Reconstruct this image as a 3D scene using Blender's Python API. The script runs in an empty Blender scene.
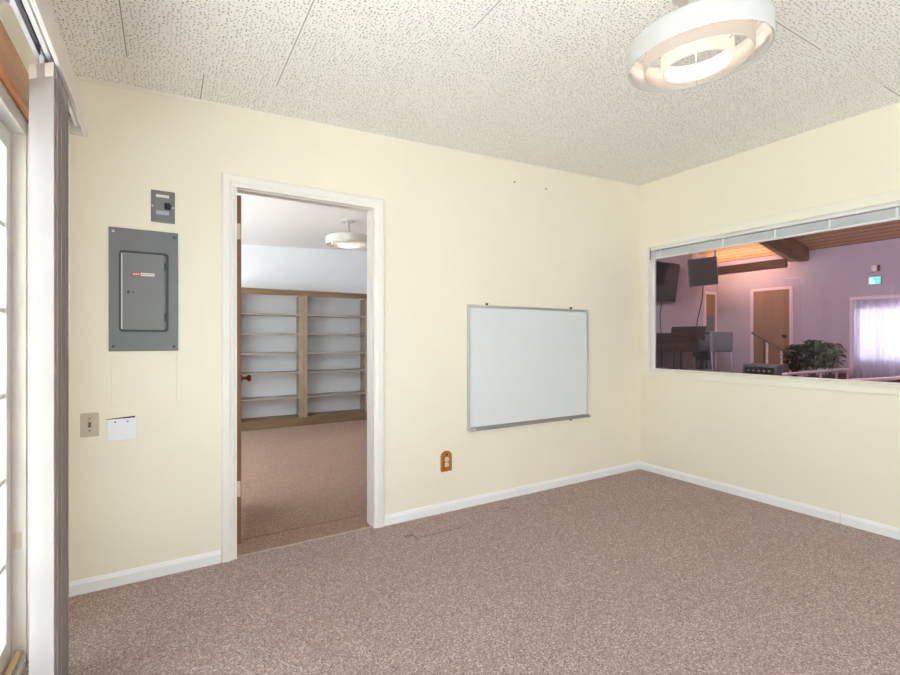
import bpy, bmesh, math, random
from mathutils import Vector, Matrix
random.seed(7)
S = bpy.context.scene
C = S.collection
PI = math.pi

# ------------------------------------------------------------------ camera
F_PX, YAW, HZ = 466.73, math.radians(31.338), 339.19
D, W = 2.789, 3.758                 # back wall plane (y) and right wall plane (x)
C0, C1 = 2.457, 0.0443              # ceiling height = C0 + C1 * x
XL = -0.44                          # left wall plane
cam = bpy.data.cameras.new('camera'); co = bpy.data.objects.new('camera', cam); C.objects.link(co)
co.location = (0, 0, 1.2); co.rotation_euler = (PI/2, 0, -YAW)
cam.sensor_width = 36; cam.lens = F_PX/900*36; cam.shift_y = (HZ-337.5)/900
cam.clip_start = 0.02; cam.clip_end = 200
S.camera = co

# ------------------------------------------------------------------ world, light, exposure
w = bpy.data.worlds.new('sky'); S.world = w; w.use_nodes = True
bg = w.node_tree.nodes['Background']
bg.inputs[0].default_value = (0.875, 0.925, 1.0, 1); bg.inputs[1].default_value = 3.3
S.view_settings.view_transform = 'Standard'; S.view_settings.look = 'None'
S.view_settings.exposure = 0.58; S.view_settings.gamma = 1.0; S.view_settings.use_curve_mapping = False
S.cycles.diffuse_bounces = 6; S.cycles.max_bounces = 12; S.cycles.transparent_max_bounces = 12
S.cycles.sample_clamp_indirect = 8

def area(name, loc, rot, sx, sy, power=10, col=(1, 1, 1), portal=False):
    l = bpy.data.lights.new(name, 'AREA'); l.shape = 'RECTANGLE'; l.size = sx; l.size_y = sy
    l.energy = power; l.color = col
    if portal: l.cycles.is_portal = True
    o = bpy.data.objects.new(name, l); C.objects.link(o); o.location = loc; o.rotation_euler = rot
    o['kind'] = 'helper'
    return o
def bulb_light(name, loc, power, col, r=0.05):
    l = bpy.data.lights.new(name, 'POINT'); l.energy = power; l.color = col; l.shadow_soft_size = r
    o = bpy.data.objects.new(name, l); C.objects.link(o); o.location = loc
    o['kind'] = 'helper'
    return o
sl = bpy.data.lights.new('sun', 'SUN'); sl.energy = 36; sl.angle = math.radians(3); sl.color = (1.0, .99, .98)
so = bpy.data.objects.new('sun', sl); C.objects.link(so); so.rotation_euler = Vector((0.0, -.62, -.78)).to_track_quat('-Z', 'Y').to_euler(); so['kind'] = 'helper'
WARM = (1.0, 0.83, 0.68)
area('sky_portal', (-0.60, 0.47, 1.0), (0, -PI/2, 0), 2.0, 3.66, portal=True)          # patio door
area('hall_sky_portal', (8.98, 2.05, 1.27), (0, PI/2, 0), 0.82, 1.5, portal=True)      # curtained hall window
area('rear_sky_portal', (1.75, -2.05, 1.4), (PI/2, 0, 0), 3.1, 1.7, portal=True)               # unseen window added behind the camera for fill

# ------------------------------------------------------------------ materials
def lin(c):
    return tuple(((v/255)/12.92 if v/255 <= 0.04045 else ((v/255+0.055)/1.055)**2.4) for v in c) + (1,)
class NT:
    def __init__(s, m): s.t = m.node_tree; s.n = s.t.nodes; s.l = s.t.links
    def node(s, typ, **k):
        nd = s.n.new(typ)
        for a, b in k.items(): setattr(nd, a, b)
        return nd
    def link(s, a, b): s.l.new(a, b)
    def math(s, op, a, b=None, c=None):
        nd = s.n.new('ShaderNodeMath'); nd.operation = op
        for i, v in enumerate((a, b, c)):
            if v is None: continue
            if isinstance(v, (int, float)): nd.inputs[i].default_value = v
            else: s.l.new(v, nd.inputs[i])
        return nd.outputs[0]
    def mixc(s, f, a, b):
        nd = s.n.new('ShaderNodeMix'); nd.data_type = 'RGBA'
        for i, v in ((0, f), (6, a), (7, b)):
            if isinstance(v, (int, float, tuple)): nd.inputs[i].default_value = v
            else: s.l.new(v, nd.inputs[i])
        return nd.outputs[2]
def mat(name, col, rough=0.6, metal=0.0, noise=0.0, nscale=12.0, bump=0.0, bscale=60.0, spec=0.5, emit=None, estr=0.0, stretch=None):
    m = bpy.data.materials.new(name); m.use_nodes = True
    b = m.node_tree.nodes['Principled BSDF']; t = NT(m)
    c = lin(col)
    b.inputs['Base Color'].default_value = c
    b.inputs['Roughness'].default_value = rough; b.inputs['Metallic'].default_value = metal
    b.inputs['Specular IOR Level'].default_value = spec
    tc = t.node('ShaderNodeTexCoord')
    vec = tc.outputs['Object']
    if stretch:
        mp = t.node('ShaderNodeMapping'); mp.inputs['Scale'].default_value = stretch
        t.link(vec, mp.inputs[0]); vec = mp.outputs[0]
    if noise:
        nz = t.node('ShaderNodeTexNoise'); nz.inputs['Scale'].default_value = nscale; nz.inputs['Detail'].default_value = 5
        t.link(vec, nz.inputs['Vector'])
        dk = tuple(v*(1-noise) for v in c[:3])+(1,); lt = tuple(min(1, v*(1+noise)) for v in c[:3])+(1,)
        rmp = t.math('SUBTRACT', t.math('MULTIPLY', nz.outputs[0], 2.0), 0.5)
        rmp.node.use_clamp = True
        t.link(t.mixc(rmp, dk, lt), b.inputs['Base Color'])
    if bump:
        nb = t.node('ShaderNodeTexNoise'); nb.inputs['Scale'].default_value = bscale; nb.inputs['Detail'].default_value = 3
        t.link(vec, nb.inputs['Vector'])
        bp = t.node('ShaderNodeBump'); bp.inputs['Strength'].default_value = bump; bp.inputs['Distance'].default_value = 0.004
        t.link(nb.outputs[0], bp.inputs['Height']); t.link(bp.outputs[0], b.inputs['Normal'])
    if emit:
        b.inputs['Emission Color'].default_value = lin(emit); b.inputs['Emission Strength'].default_value = estr
    return m
def wood(name, c1, c2, axis='Y', rough=0.45, scale=14):
    m = bpy.data.materials.new(name); m.use_nodes = True; t = NT(m); b = t.n['Principled BSDF']
    tc = t.node('ShaderNodeTexCoord'); mp = t.node('ShaderNodeMapping')
    mp.inputs['Scale'].default_value = {'X': (0.08, 1, 1), 'Y': (1, 0.08, 1), 'Z': (1, 1, 0.08)}[axis]
    t.link(tc.outputs['Object'], mp.inputs[0])
    nz = t.node('ShaderNodeTexNoise'); nz.inputs['Scale'].default_value = scale; nz.inputs['Detail'].default_value = 6
    nz.inputs['Distortion'].default_value = 0.6
    t.link(mp.outputs[0], nz.inputs['Vector'])
    f = t.math('SUBTRACT', t.math('MULTIPLY', nz.outputs[0], 2.4), 0.7); f.node.use_clamp = True
    t.link(t.mixc(f, lin(c1), lin(c2)), b.inputs['Base Color'])
    b.inputs['Roughness'].default_value = rough
    return m
def carpet(name, c1, c2, c3, marks=False):
    m = bpy.data.materials.new(name); m.use_nodes = True; t = NT(m); b = t.n['Principled BSDF']
    tc = t.node('ShaderNodeTexCoord'); v = tc.outputs['Object']
    n1 = t.node('ShaderNodeTexNoise'); n1.inputs['Scale'].default_value = 150; n1.inputs['Detail'].default_value = 2; t.link(v, n1.inputs['Vector'])
    n2 = t.node('ShaderNodeTexVoronoi'); n2.inputs['Scale'].default_value = 190; t.link(v, n2.inputs['Vector'])
    n3 = t.node('ShaderNodeTexNoise'); n3.inputs['Scale'].default_value = 2.2; n3.inputs['Detail'].default_value = 3; t.link(v, n3.inputs['Vector'])
    f1 = t.math('MULTIPLY_ADD', n1.outputs[0], 3.4, -1.2); f1.node.use_clamp = True
    col = t.mixc(f1, lin(c1), lin(c2))
    sp = t.node('ShaderNodeSeparateColor'); t.link(n2.outputs['Color'], sp.inputs[0])
    f2 = t.math('GREATER_THAN', sp.outputs[0], 0.80)
    col = t.mixc(t.math('MULTIPLY', f2, 0.7), col, lin(c3))
    f2b = t.math('LESS_THAN', sp.outputs[1], 0.12)
    col = t.mixc(t.math('MULTIPLY', f2b, 0.45), col, lin((70, 50, 44)))
    f3 = t.math('MULTIPLY_ADD', n3.outputs[0], 1.2, -0.35); f3.node.use_clamp = True
    col = t.mixc(t.math('MULTIPLY', f3, 0.16), col, lin((118, 92, 82)))
    if marks:     # worn dents left by a cabinet near the back wall
        sx = t.node('ShaderNodeSeparateXYZ'); t.link(v, sx.inputs[0])
        nw = t.node('ShaderNodeTexNoise'); nw.inputs['Scale'].default_value = 30; t.link(v, nw.inputs['Vector'])
        acc = None
        for (x0, x1, y0, y1) in marks:
            cx, cy, hx, hy = (x0+x1)/2, (y0+y1)/2, (x1-x0)/2, (y1-y0)/2
            dx = t.math('SUBTRACT', t.math('ABSOLUTE', t.math('SUBTRACT', sx.outputs[0], cx)), hx)
            dy = t.math('SUBTRACT', t.math('ABSOLUTE', t.math('SUBTRACT', sx.outputs[1], cy)), hy)
            d = t.math('MAXIMUM', dx, dy)
            k = t.math('LESS_THAN', t.math('ADD', d, t.math('MULTIPLY', t.math('SUBTRACT', nw.outputs[0], 0.5), 0.02)), 0.0)
            acc = k if acc is None else t.math('MAXIMUM', acc, k)
        col = t.mixc(t.math('MULTIPLY', acc, 0.45), col, lin((62, 44, 40)))
    t.link(col, b.inputs['Base Color']); b.inputs['Roughness'].default_value = 1.0
    b.inputs['Specular IOR Level'].default_value = 0.1
    b.inputs['Sheen Weight'].default_value = 0.15
    bp = t.node('ShaderNodeBump'); bp.inputs['Strength'].default_value = 0.7; bp.inputs['Distance'].default_value = 0.006
    t.link(t.math('ADD', n1.outputs[0], n2.outputs[0]), bp.inputs['Height']); t.link(bp.outputs[0], b.inputs['Normal'])
    return m
def acoustic(name):
    m = bpy.data.materials.new(name); m.use_nodes = True; t = NT(m); b = t.n['Principled BSDF']
    tc = t.node('ShaderNodeTexCoord'); v = tc.outputs['Object']
    sx = t.node('ShaderNodeSeparateXYZ'); t.link(v, sx.inputs[0]); X, Y = sx.outputs[0], sx.outputs[1]
    cb = t.node('ShaderNodeCombineXYZ'); t.link(X, cb.inputs[0]); t.link(Y, cb.inputs[1])
    P = 0.312
    def cell(u, off):
        f = t.math('FRACT', t.math('DIVIDE', t.math('ADD', u, off), P))
        return t.math('MINIMUM', f, t.math('SUBTRACT', 1.0, f))          # 0 at seam .. 0.5 middle
    ex, ey = cell(X, 0.147+P*4), cell(Y, -0.978+P*12)
    e = t.math('MINIMUM', ex, ey)
    vo = t.node('ShaderNodeTexVoronoi', voronoi_dimensions='2D'); vo.inputs['Scale'].default_value = 66; vo.inputs['Randomness'].default_value = 0.72
    t.link(cb.outputs[0], vo.inputs['Vector'])
    sc = t.node('ShaderNodeSeparateColor'); t.link(vo.outputs['Color'], sc.inputs[0])
    rad = t.math('MULTIPLY_ADD', sc.outputs[0], 0.12, 0.12)
    hole = t.math('LESS_THAN', vo.outputs['Distance'], rad)
    hole = t.math('MULTIPLY', hole, t.math('GREATER_THAN', sc.outputs[1], 0.10))
    hole = t.math('MULTIPLY', hole, t.math('GREATER_THAN', e, 0.016))
    fine = t.node('ShaderNodeTexVoronoi', voronoi_dimensions='2D'); fine.inputs['Scale'].default_value = 130; t.link(cb.outputs[0], fine.inputs['Vector'])
    fh = t.math('MULTIPLY', t.math('LESS_THAN', fine.outputs['Distance'], 0.10), 0.2)
    seam = None
    def seg(u, pos, wdt, q, lo, hi):
        a = t.math('LESS_THAN', t.math('ABSOLUTE', t.math('SUBTRACT', u, pos)), wdt)
        c_ = t.math('LESS_THAN', t.math('ABSOLUTE', t.math('SUBTRACT', q, (lo+hi)/2)), (hi-lo)/2)
        return t.math('MULTIPLY', a, c_)
    for args in ((X, -0.147, .0019, Y, -2, 2.51), (X, .155, .0019, Y, 2.51, 2.79), (X, .477, .0019, Y, -2, 2.47), (X, 1.102, .0019, Y, -2, 1.63),
                 (Y, .978, .0019, X, 2.0, 2.66), (Y, .962, .0019, X, 3.42, 3.76)):
        k = seg(*args); seam = k if seam is None else t.math('MAXIMUM', seam, k)
    faint = t.math('MULTIPLY', t.math('LESS_THAN', e, 0.008), 0.05)
    mottle = t.node('ShaderNodeTexNoise'); mottle.inputs['Scale'].default_value = 3; t.link(v, mottle.inputs['Vector'])
    col = t.mixc(t.math('MULTIPLY', mottle.outputs[0], 0.4), lin((250, 247, 244)), lin((246, 242, 238)))
    dark = t.math('MAXIMUM', t.math('MULTIPLY', hole, 0.75), t.math('MULTIPLY', seam, 0.75))
    dark = t.math('MAXIMUM', dark, faint); dark = t.math('MAXIMUM', dark, fh)
    t.link(t.mixc(dark, col, lin((92, 84, 78))), b.inputs['Base Color'])
    b.inputs['Roughness'].default_value = 0.9
    bp = t.node('ShaderNodeBump'); bp.inputs['Strength'].default_value = 0.6; bp.inputs['Distance'].default_value = 0.004; bp.invert = True
    t.link(dark, bp.inputs['Height']); t.link(bp.outputs[0], b.inputs['Normal'])
    return m
def milky(name, col, f):
    # opaque-white plastic that lets some light glow through
    m = bpy.data.materials.new(name); m.use_nodes = True; t = NT(m)
    b = t.n['Principled BSDF']; out = t.n['Material Output']; b.inputs['Base Color'].default_value = lin(col); b.inputs['Roughness'].default_value = 0.45
    tl = t.node('ShaderNodeBsdfTranslucent'); tl.inputs[0].default_value = lin(col)
    mx = t.node('ShaderNodeMixShader'); mx.inputs[0].default_value = f
    t.link(b.outputs[0], mx.inputs[1]); t.link(tl.outputs[0], mx.inputs[2]); t.link(mx.outputs[0], out.inputs[0])
    return m
def plank(name, c1, c2, wdt, axis=0, gap=0.06):
    m = bpy.data.materials.new(name); m.use_nodes = True; t = NT(m); b = t.n['Principled BSDF']
    tc = t.node('ShaderNodeTexCoord'); sx = t.node('ShaderNodeSeparateXYZ'); t.link(tc.outputs['Object'], sx.inputs[0])
    u = t.math('DIVIDE', t.math('ADD', sx.outputs[axis], 10.0), wdt)
    fr = t.math('FRACT', u); idn = t.math('FLOOR', u)
    wn = t.node('ShaderNodeTexWhiteNoise', noise_dimensions='1D'); t.link(idn, wn.inputs['W'])
    nz = t.node('ShaderNodeTexNoise'); nz.inputs['Scale'].default_value = 6; nz.inputs['Detail'].default_value = 5
    mp = t.node('ShaderNodeMapping'); mp.inputs['Scale'].default_value = (4, 0.5, 4) if axis == 0 else (0.5, 4, 4)
    t.link(tc.outputs['Object'], mp.inputs[0]); t.link(mp.outputs[0], nz.inputs['Vector'])
    f = t.math('MULTIPLY', t.math('ADD', wn.outputs[0], nz.outputs[0]), 0.5)
    col = t.mixc(f, lin(c1), lin(c2))
    g = t.math('LESS_THAN', fr, gap)
    t.link(t.mixc(t.math('MULTIPLY', g, 0.75), col, lin((40, 24, 14))), b.inputs['Base Color'])
    b.inputs['Roughness'].default_value = 0.5
    return m
def glass(name, tint, gloss=1.0):
    m = bpy.data.materials.new(name); m.use_nodes = True; t = NT(m)
    t.n.remove(t.n['Principled BSDF']); out = t.n['Material Output']
    tr = t.node('ShaderNodeBsdfTransparent'); tr.inputs[0].default_value = lin(tint)
    gl = t.node('ShaderNodeBsdfGlossy'); gl.inputs['Roughness'].default_value = 0.02
    fr = t.node('ShaderNodeFresnel'); fr.inputs[0].default_value = 1.45
    mx = t.node('ShaderNodeMixShader'); ge = t.node('ShaderNodeNewGeometry')
    t.link(t.math('MULTIPLY', fr.outputs[0], t.math('SUBTRACT', gloss, ge.outputs['Backfacing'])), mx.inputs[0])
    t.link(tr.outputs[0], mx.inputs[1]); t.link(gl.outputs[0], mx.inputs[2]); t.link(mx.outputs[0], out.inputs[0])
    return m
def sheer(name, col, thru=0.35):
    m = bpy.data.materials.new(name); m.use_nodes = True; t = NT(m)
    t.n.remove(t.n['Principled BSDF']); out = t.n['Material Output']
    tr = t.node('ShaderNodeBsdfTransparent'); tl = t.node('ShaderNodeBsdfTranslucent'); df = t.node('ShaderNodeBsdfDiffuse')
    tl.inputs[0].default_value = lin(col); df.inputs[0].default_value = lin(col)
    m1 = t.node('ShaderNodeMixShader'); m1.inputs[0].default_value = 0.5; t.link(tl.outputs[0], m1.inputs[1]); t.link(df.outputs[0], m1.inputs[2])
    m2 = t.node('ShaderNodeMixShader'); m2.inputs[0].default_value = thru; t.link(m1.outputs[0], m2.inputs[1]); t.link(tr.outputs[0], m2.inputs[2])
    t.link(m2.outputs[0], out.inputs[0])
    return m

M = {}
M['cream'] = mat('cream_paint', (241, 232, 212), 0.55, noise=0.02, nscale=2.0, bump=0.10, bscale=90)
M['white_trim'] = mat('white_trim_paint', (238, 233, 226), 0.4, bump=0.03, bscale=40)
M['cream_trim'] = mat('cream_white_trim_paint', (240, 233, 217), 0.45)
M['white_base'] = mat('white_baseboard_paint', (240, 238, 238), 0.4)
M['library_white'] = mat('cool_white_paint', (240, 242, 249), 0.6, noise=0.02, nscale=2)
M['library_ceiling'] = mat('white_ceiling_paint', (240, 236, 236), 0.8)
M['acoustic'] = acoustic('perforated_acoustic_tile')
M['carpet'] = carpet('mauve_berber_carpet', (148, 121, 115), (190, 164, 157), (220, 201, 196),
                     marks=[(1.235, 1.30, 2.545, 2.58), (1.32, 1.62, 2.50, 2.512), (2.03, 2.09, 2.615, 2.64), (1.285, 1.297, 2.50, 2.57)])
M['carpet_library'] = carpet('brown_berber_carpet', (138, 102, 84), (181, 142, 119), (204, 172, 150))
M['hall_carpet'] = carpet('maroon_hall_carpet', (88, 62, 62), (108, 78, 78), (120, 90, 90))
M['seam'] = mat('carpet_seam_binding', (188, 170, 154), 0.9)
M['wood_orange'] = wood('varnished_orange_wood', (196, 122, 66), (222, 150, 92), 'Y', 0.25, 10)
M['wood_dowel'] = wood('pale_wood', (196, 160, 118), (220, 186, 146), 'Y', 0.5, 20)
M['door_wood'] = wood('brown_door_wood', (128, 86, 58), (158, 112, 80), 'Z', 0.5, 10)
M['hall_door_wood'] = wood('tan_door_wood', (140, 108, 80), (154, 120, 92), 'Z', 0.5, 6)
M['tan_wood'] = wood('tan_shelf_wood', (156, 136, 114), (172, 152, 130), 'X', 0.5, 10)
M['tan_wood_dark'] = wood('tan_base_wood', (122, 96, 70), (140, 112, 82), 'X', 0.5, 10)
M['grey_shelf'] = mat('grey_shelf_board', (158, 150, 142), 0.5)
M['plate_wood'] = wood('orange_brown_plate_wood', (158, 92, 30), (190, 122, 48), 'Z', 0.35, 60)
M['panel_grey'] = mat('dark_grey_enamel', (118, 118, 121), 0.38, noise=0.05, nscale=8)
M['panel_trim'] = mat('charcoal_enamel', (62, 64, 68), 0.4)
M['panel_door'] = mat('grey_enamel_door', (124, 123, 124), 0.3)
M['black'] = mat('black_plastic', (26, 25, 25), 0.4)
M['screw'] = mat('steel_screw', (190, 190, 188), 0.35, 0.9)
M['label_red'] = mat('red_label', (206, 72, 60), 0.5)
M['label_white'] = mat('pale_label', (226, 220, 210), 0.5)
M['label_grey'] = mat('grey_label', (172, 174, 178), 0.5)
M['ink'] = mat('grey_print', (150, 140, 134), 0.6)
M['beige'] = mat('beige_plastic', (196, 182, 160), 0.45)
M['beige_dark'] = mat('brown_grey_toggle', (118, 104, 86), 0.5)
M['white_plastic'] = mat('white_plastic', (238, 238, 242), 0.35)
M['ivory'] = mat('ivory_receptacle', (226, 214, 192), 0.4)
M['aluminium'] = mat('brushed_aluminium', (206, 204, 202), 0.38, 0.75)
M['alu_dark'] = mat('grey_aluminium_rail', (168, 166, 166), 0.4, 0.7)
M['board'] = mat('gloss_white_board', (224, 227, 227), 0.28, spec=0.5)
M['brass'] = mat('aged_brass', (150, 100, 52), 0.25, 1.0)
M['hinge'] = mat('cream_painted_hinge', (224, 210, 188), 0.4)
M['vane'] = milky('off_white_vinyl_vane', (204, 194, 190), 0.5)
M['valance'] = mat('greige_valance', (222, 212, 204), 0.5)
M['rail_white'] = mat('white_metal_rail', (222, 222, 226), 0.3, 0.2)
M['rail_dark'] = mat('dark_track_slot', (60, 60, 64), 0.5)
M['slat'] = mat('pale_grey_slat', (224, 229, 234), 0.35)
M['tape'] = mat('pale_ladder_tape', (222, 226, 230), 0.6)
M['slat_rail'] = mat('white_blind_rail', (232, 232, 230), 0.35)
M['lamp_ring'] = mat('white_lamp_ring', (204, 202, 200), 0.45)
M['milky_ring'] = milky('milky_lamp_ring', (232, 226, 220), 0.55)
M['bulb'] = mat('glowing_bulb', (255, 250, 240), 0.5, emit=(255, 236, 218), estr=27)
M['glass'] = glass('window_glass', (236, 228, 238))
M['clear_glass'] = glass('clear_glass', (240, 246, 246))
M['lavender'] = mat('lavender_hall_paint', (180, 172, 180), 0.7, noise=0.03, nscale=1.5)
M['hall_trim'] = mat('pinkish_white_trim', (226, 208, 212), 0.5)
M['pine'] = plank('pine_ceiling_boards', (206, 150, 96), (228, 184, 132), 0.135, 0, 0.17)
M['beam'] = wood('dark_brown_beam', (104, 70, 50), (126, 88, 64), 'Y', 0.6, 8)
M['screen'] = mat('dark_screen_glass', (34, 32, 36), 0.12)
M['speaker_cloth'] = mat('black_speaker_cloth', (44, 42, 38), 0.9, bump=0.2, bscale=300)
M['piano'] = mat('dark_brown_lacquer', (42, 33, 28), 0.3)
M['keys'] = mat('ivory_keys', (226, 220, 208), 0.3)
M['chair_grey'] = mat('grey_vinyl', (104, 110, 112), 0.5)
M['chrome'] = mat('chrome', (216, 216, 220), 0.12, 1.0)
M['amp'] = mat('grey_tolex', (88, 90, 94), 0.7, bump=0.2, bscale=200)
M['amp_cloth'] = mat('dark_grille_cloth', (66, 68, 72), 0.9)
M['leaf'] = mat('dark_green_leaf', (58, 78, 54), 0.5, noise=0.3, nscale=20)
M['leaf_pale'] = mat('grey_green_leaf', (92, 114, 92), 0.5, noise=0.3, nscale=20)
M['stem'] = mat('brown_stem', (84, 64, 46), 0.8)
M['pot'] = mat('maroon_pot', (92, 52, 52), 0.5)
M['soil'] = mat('dark_soil', (50, 40, 34), 0.95, bump=0.5, bscale=80)
M['rail_pink'] = mat('pinkish_white_wood', (236, 214, 212), 0.4)
M['maroon'] = mat('maroon_panel', (104, 58, 64), 0.7)
M['maroon_cloth'] = mat('maroon_upholstery', (122, 50, 62), 0.9, bump=0.2, bscale=150)
M['iron'] = mat('brown_metal_rail', (104, 84, 76), 0.5, 0.3)
M['teal_sign'] = mat('teal_lit_sign', (40, 120, 112), 0.4, emit=(70, 230, 206), estr=1.6)
M['teal_bright'] = mat('bright_teal_lit_sign', (150, 240, 224), 0.4, emit=(150, 255, 236), estr=2.2)
M['lamp_white'] = mat('white_fixture_plastic', (232, 224, 226), 0.4)
M['warm_tube'] = mat('warm_glowing_tube', (255, 220, 180), .5, emit=(255, 216, 176), estr=46)
M['sheer'] = sheer('sheer_white_curtain', (222, 222, 234), 0.08)
M['concrete'] = mat('patio_concrete', (190, 188, 184), 0.9, noise=0.08, nscale=4, bump=0.2)
M['siding'] = mat('white_fence_boards', (226, 230, 232), 0.6, noise=0.03)
M['hole'] = mat('dark_nail', (70, 60, 50), 0.6)
M['sash_white'] = mat('white_vinyl_sash', (232, 230, 226), 0.4)
M['jamb'] = mat('greige_painted_jamb', (238, 229, 220), 0.5)

# ------------------------------------------------------------------ mesh building
class MB:
    def __init__(s, o=(0, 0, 0)):
        s.bm = bmesh.new(); s.o = Vector(o); s.mi = 0
    def _fin(s, verts, smooth=False):
        for v in verts: v.co -= s.o
        fs = set(f for v in verts for f in v.link_faces)
        for f in fs:
            f.material_index = s.mi
            f.smooth = smooth
        return s
    def box(s, x0, x1, y0, y1, z0, z1, bev=0.0, seg=2, rz=0.0, m=None):
        r = bmesh.ops.create_cube(s.bm, size=1.0); vs = r['verts']
        cx, cy, cz = (x0+x1)/2, (y0+y1)/2, (z0+z1)/2
        R = Matrix.Rotation(rz, 3, 'Z') if m is None else m
        if bev > 0:
            for v in vs: v.co = Vector((v.co.x*abs(x1-x0), v.co.y*abs(y1-y0), v.co.z*abs(z1-z0)))
            es = list(set(e for v in vs for e in v.link_edges))
            old = set(s.bm.verts) - set(vs)
            bmesh.ops.bevel(s.bm, geom=es, offset=min(bev, 0.45*min(abs(x1-x0), abs(y1-y0), abs(z1-z0))), segments=seg, affect='EDGES', profile=0.5)
            vs = [v for v in s.bm.verts if v not in old]
            for v in vs: v.co = R @ v.co + Vector((cx, cy, cz))
        else:
            for v in vs: v.co = R @ Vector((v.co.x*abs(x1-x0), v.co.y*abs(y1-y0), v.co.z*abs(z1-z0))) + Vector((cx, cy, cz))
        return s._fin(vs)
    def hexa(s, pts):   # eight points: bottom 4 ccw, top 4 ccw
        vs = [s.bm.verts.new(Vector(p)) for p in pts]
        for q in ((3, 2, 1, 0), (4, 5, 6, 7), (0, 1, 5, 4), (1, 2, 6, 5), (2, 3, 7, 6), (3, 0, 4, 7)):
            s.bm.faces.new([vs[i] for i in q])
        return s._fin(vs)
    def cyl(s, p0, p1, r0, r1=None, n=20, smooth=True):
        r1 = r0 if r1 is None else r1
        p0, p1 = Vector(p0), Vector(p1); d = (p1-p0).normalized()
        a = d.orthogonal().normalized(); b = d.cross(a)
        ra = []; rb = []
        for i in range(n):
            t = 2*PI*i/n; u = a*math.cos(t)+b*math.sin(t)
            ra.append(s.bm.verts.new(p0+u*r0)); rb.append(s.bm.verts.new(p1+u*r1))
        side = []
        for i in range(n):
            side.append(s.bm.faces.new((ra[i], ra[(i+1) % n], rb[(i+1) % n], rb[i])))
        s.bm.faces.new(ra[::-1]); s.bm.faces.new(rb)
        s._fin(ra+rb)
        if smooth:
            for f in side: f.smooth = True
        return s
    def tube(s, pts, r, n=8):
        for a, b in zip(pts[:-1], pts[1:]): s.cyl(a, b, r, n=n)
        return s
    def lathe(s, prof, c, axis='Z', n=64, closed=True, d=None):
        c = Vector(c); d = Vector((0, 0, 1)) if d is None else Vector(d).normalized()
        a = d.orthogonal().normalized(); b = d.cross(a)
        rings = []
        for (r, h) in prof:
            if r < 1e-6: rings.append([s.bm.verts.new(c+d*h)])
            else: rings.append([s.bm.verts.new(c+d*h+(a*math.cos(2*PI*i/n)+b*math.sin(2*PI*i/n))*r) for i in range(n)])
        pr = list(zip(rings[:-1], rings[1:]))
        if closed: pr.append((rings[-1], rings[0]))
        for A, B in pr:
            for i in range(n):
                if len(A) == 1 and len(B) == 1: break
                if len(A) == 1: s.bm.faces.new((A[0], B[(i+1) % n], B[i]))
                elif len(B) == 1: s.bm.faces.new((A[i], A[(i+1) % n], B[0]))
                else: s.bm.faces.new((A[i], A[(i+1) % n], B[(i+1) % n], B[i]))
        s._fin([v for R in rings for v in R], True)
        return s
    def prism(s, poly, plane, lo, hi):
        # poly in 2D of plane 'XZ' (extrude y), 'YZ' (extrude x), 'XY' (extrude z)
        def P(u, v, k): return {'XZ': (u, k, v), 'YZ': (k, u, v), 'XY': (u, v, k)}[plane]
        A = [s.bm.verts.new(P(u, v, lo)) for u, v in poly]; B = [s.bm.verts.new(P(u, v, hi)) for u, v in poly]
        n = len(poly)
        for i in range(n): s.bm.faces.new((A[i], A[(i+1) % n], B[(i+1) % n], B[i]))
        s.bm.faces.new(A[::-1]); s.bm.faces.new(B)
        return s._fin(A+B)
    def build(s, name, m, parent=None, loc=(0, 0, 0), label=None):
        bmesh.ops.recalc_face_normals(s.bm, faces=s.bm.faces[:])
        me = bpy.data.meshes.new(name); s.bm.to_mesh(me); s.bm.free()
        for k in (m if isinstance(m, (list, tuple)) else [m]): me.materials.append(k)
        o = bpy.data.objects.new(name, me); C.objects.link(o)
        if any(p.use_smooth for p in me.polygons):
            try: me.set_sharp_from_angle(angle=math.radians(40))
            except Exception: pass
        if parent is not None: o.parent = parent
        o.location = loc
        if label: o['label'] = label
        return o
def tag(o, label, cat, group=None):
    o['label'] = label; o['category'] = cat
    if group: o['group'] = group
    return o
def thing(name, label, cat, loc=(0, 0, 0), rz=0, group=None):
    o = bpy.data.objects.new(name, None); C.objects.link(o); o.location = loc; o.rotation_euler = (0, 0, rz)
    o.empty_display_size = 0.1
    return tag(o, label, cat, group)
def struct(o, label=None):
    o['kind'] = 'structure'
    if label: o['label'] = label
    return o
def kids(o): return [c for c in bpy.data.objects if c.parent == o]
def dup(o, parent=None):
    c = o.copy(); C.objects.link(c)
    if parent is not None: c.parent = parent
    for ch in kids(o): dup(ch, c)
    return c
def ceil(x): return C0 + C1*x

# ================================================================== SETTING: the office
DX0, DX1, DZ = 0.322, 1.134, 2.042      # doorway opening in the back wall
WY0, WY1, WZ0, WZ1 = 0.30, 2.687, 0.925, 2.028   # interior window opening in the right wall
PY0, PY1, PZ = -1.36, 2.30, 2.0         # patio door opening in the left wall
YR = -1.9                               # rear wall
TB = 0.112                              # thickness of inner walls

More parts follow.
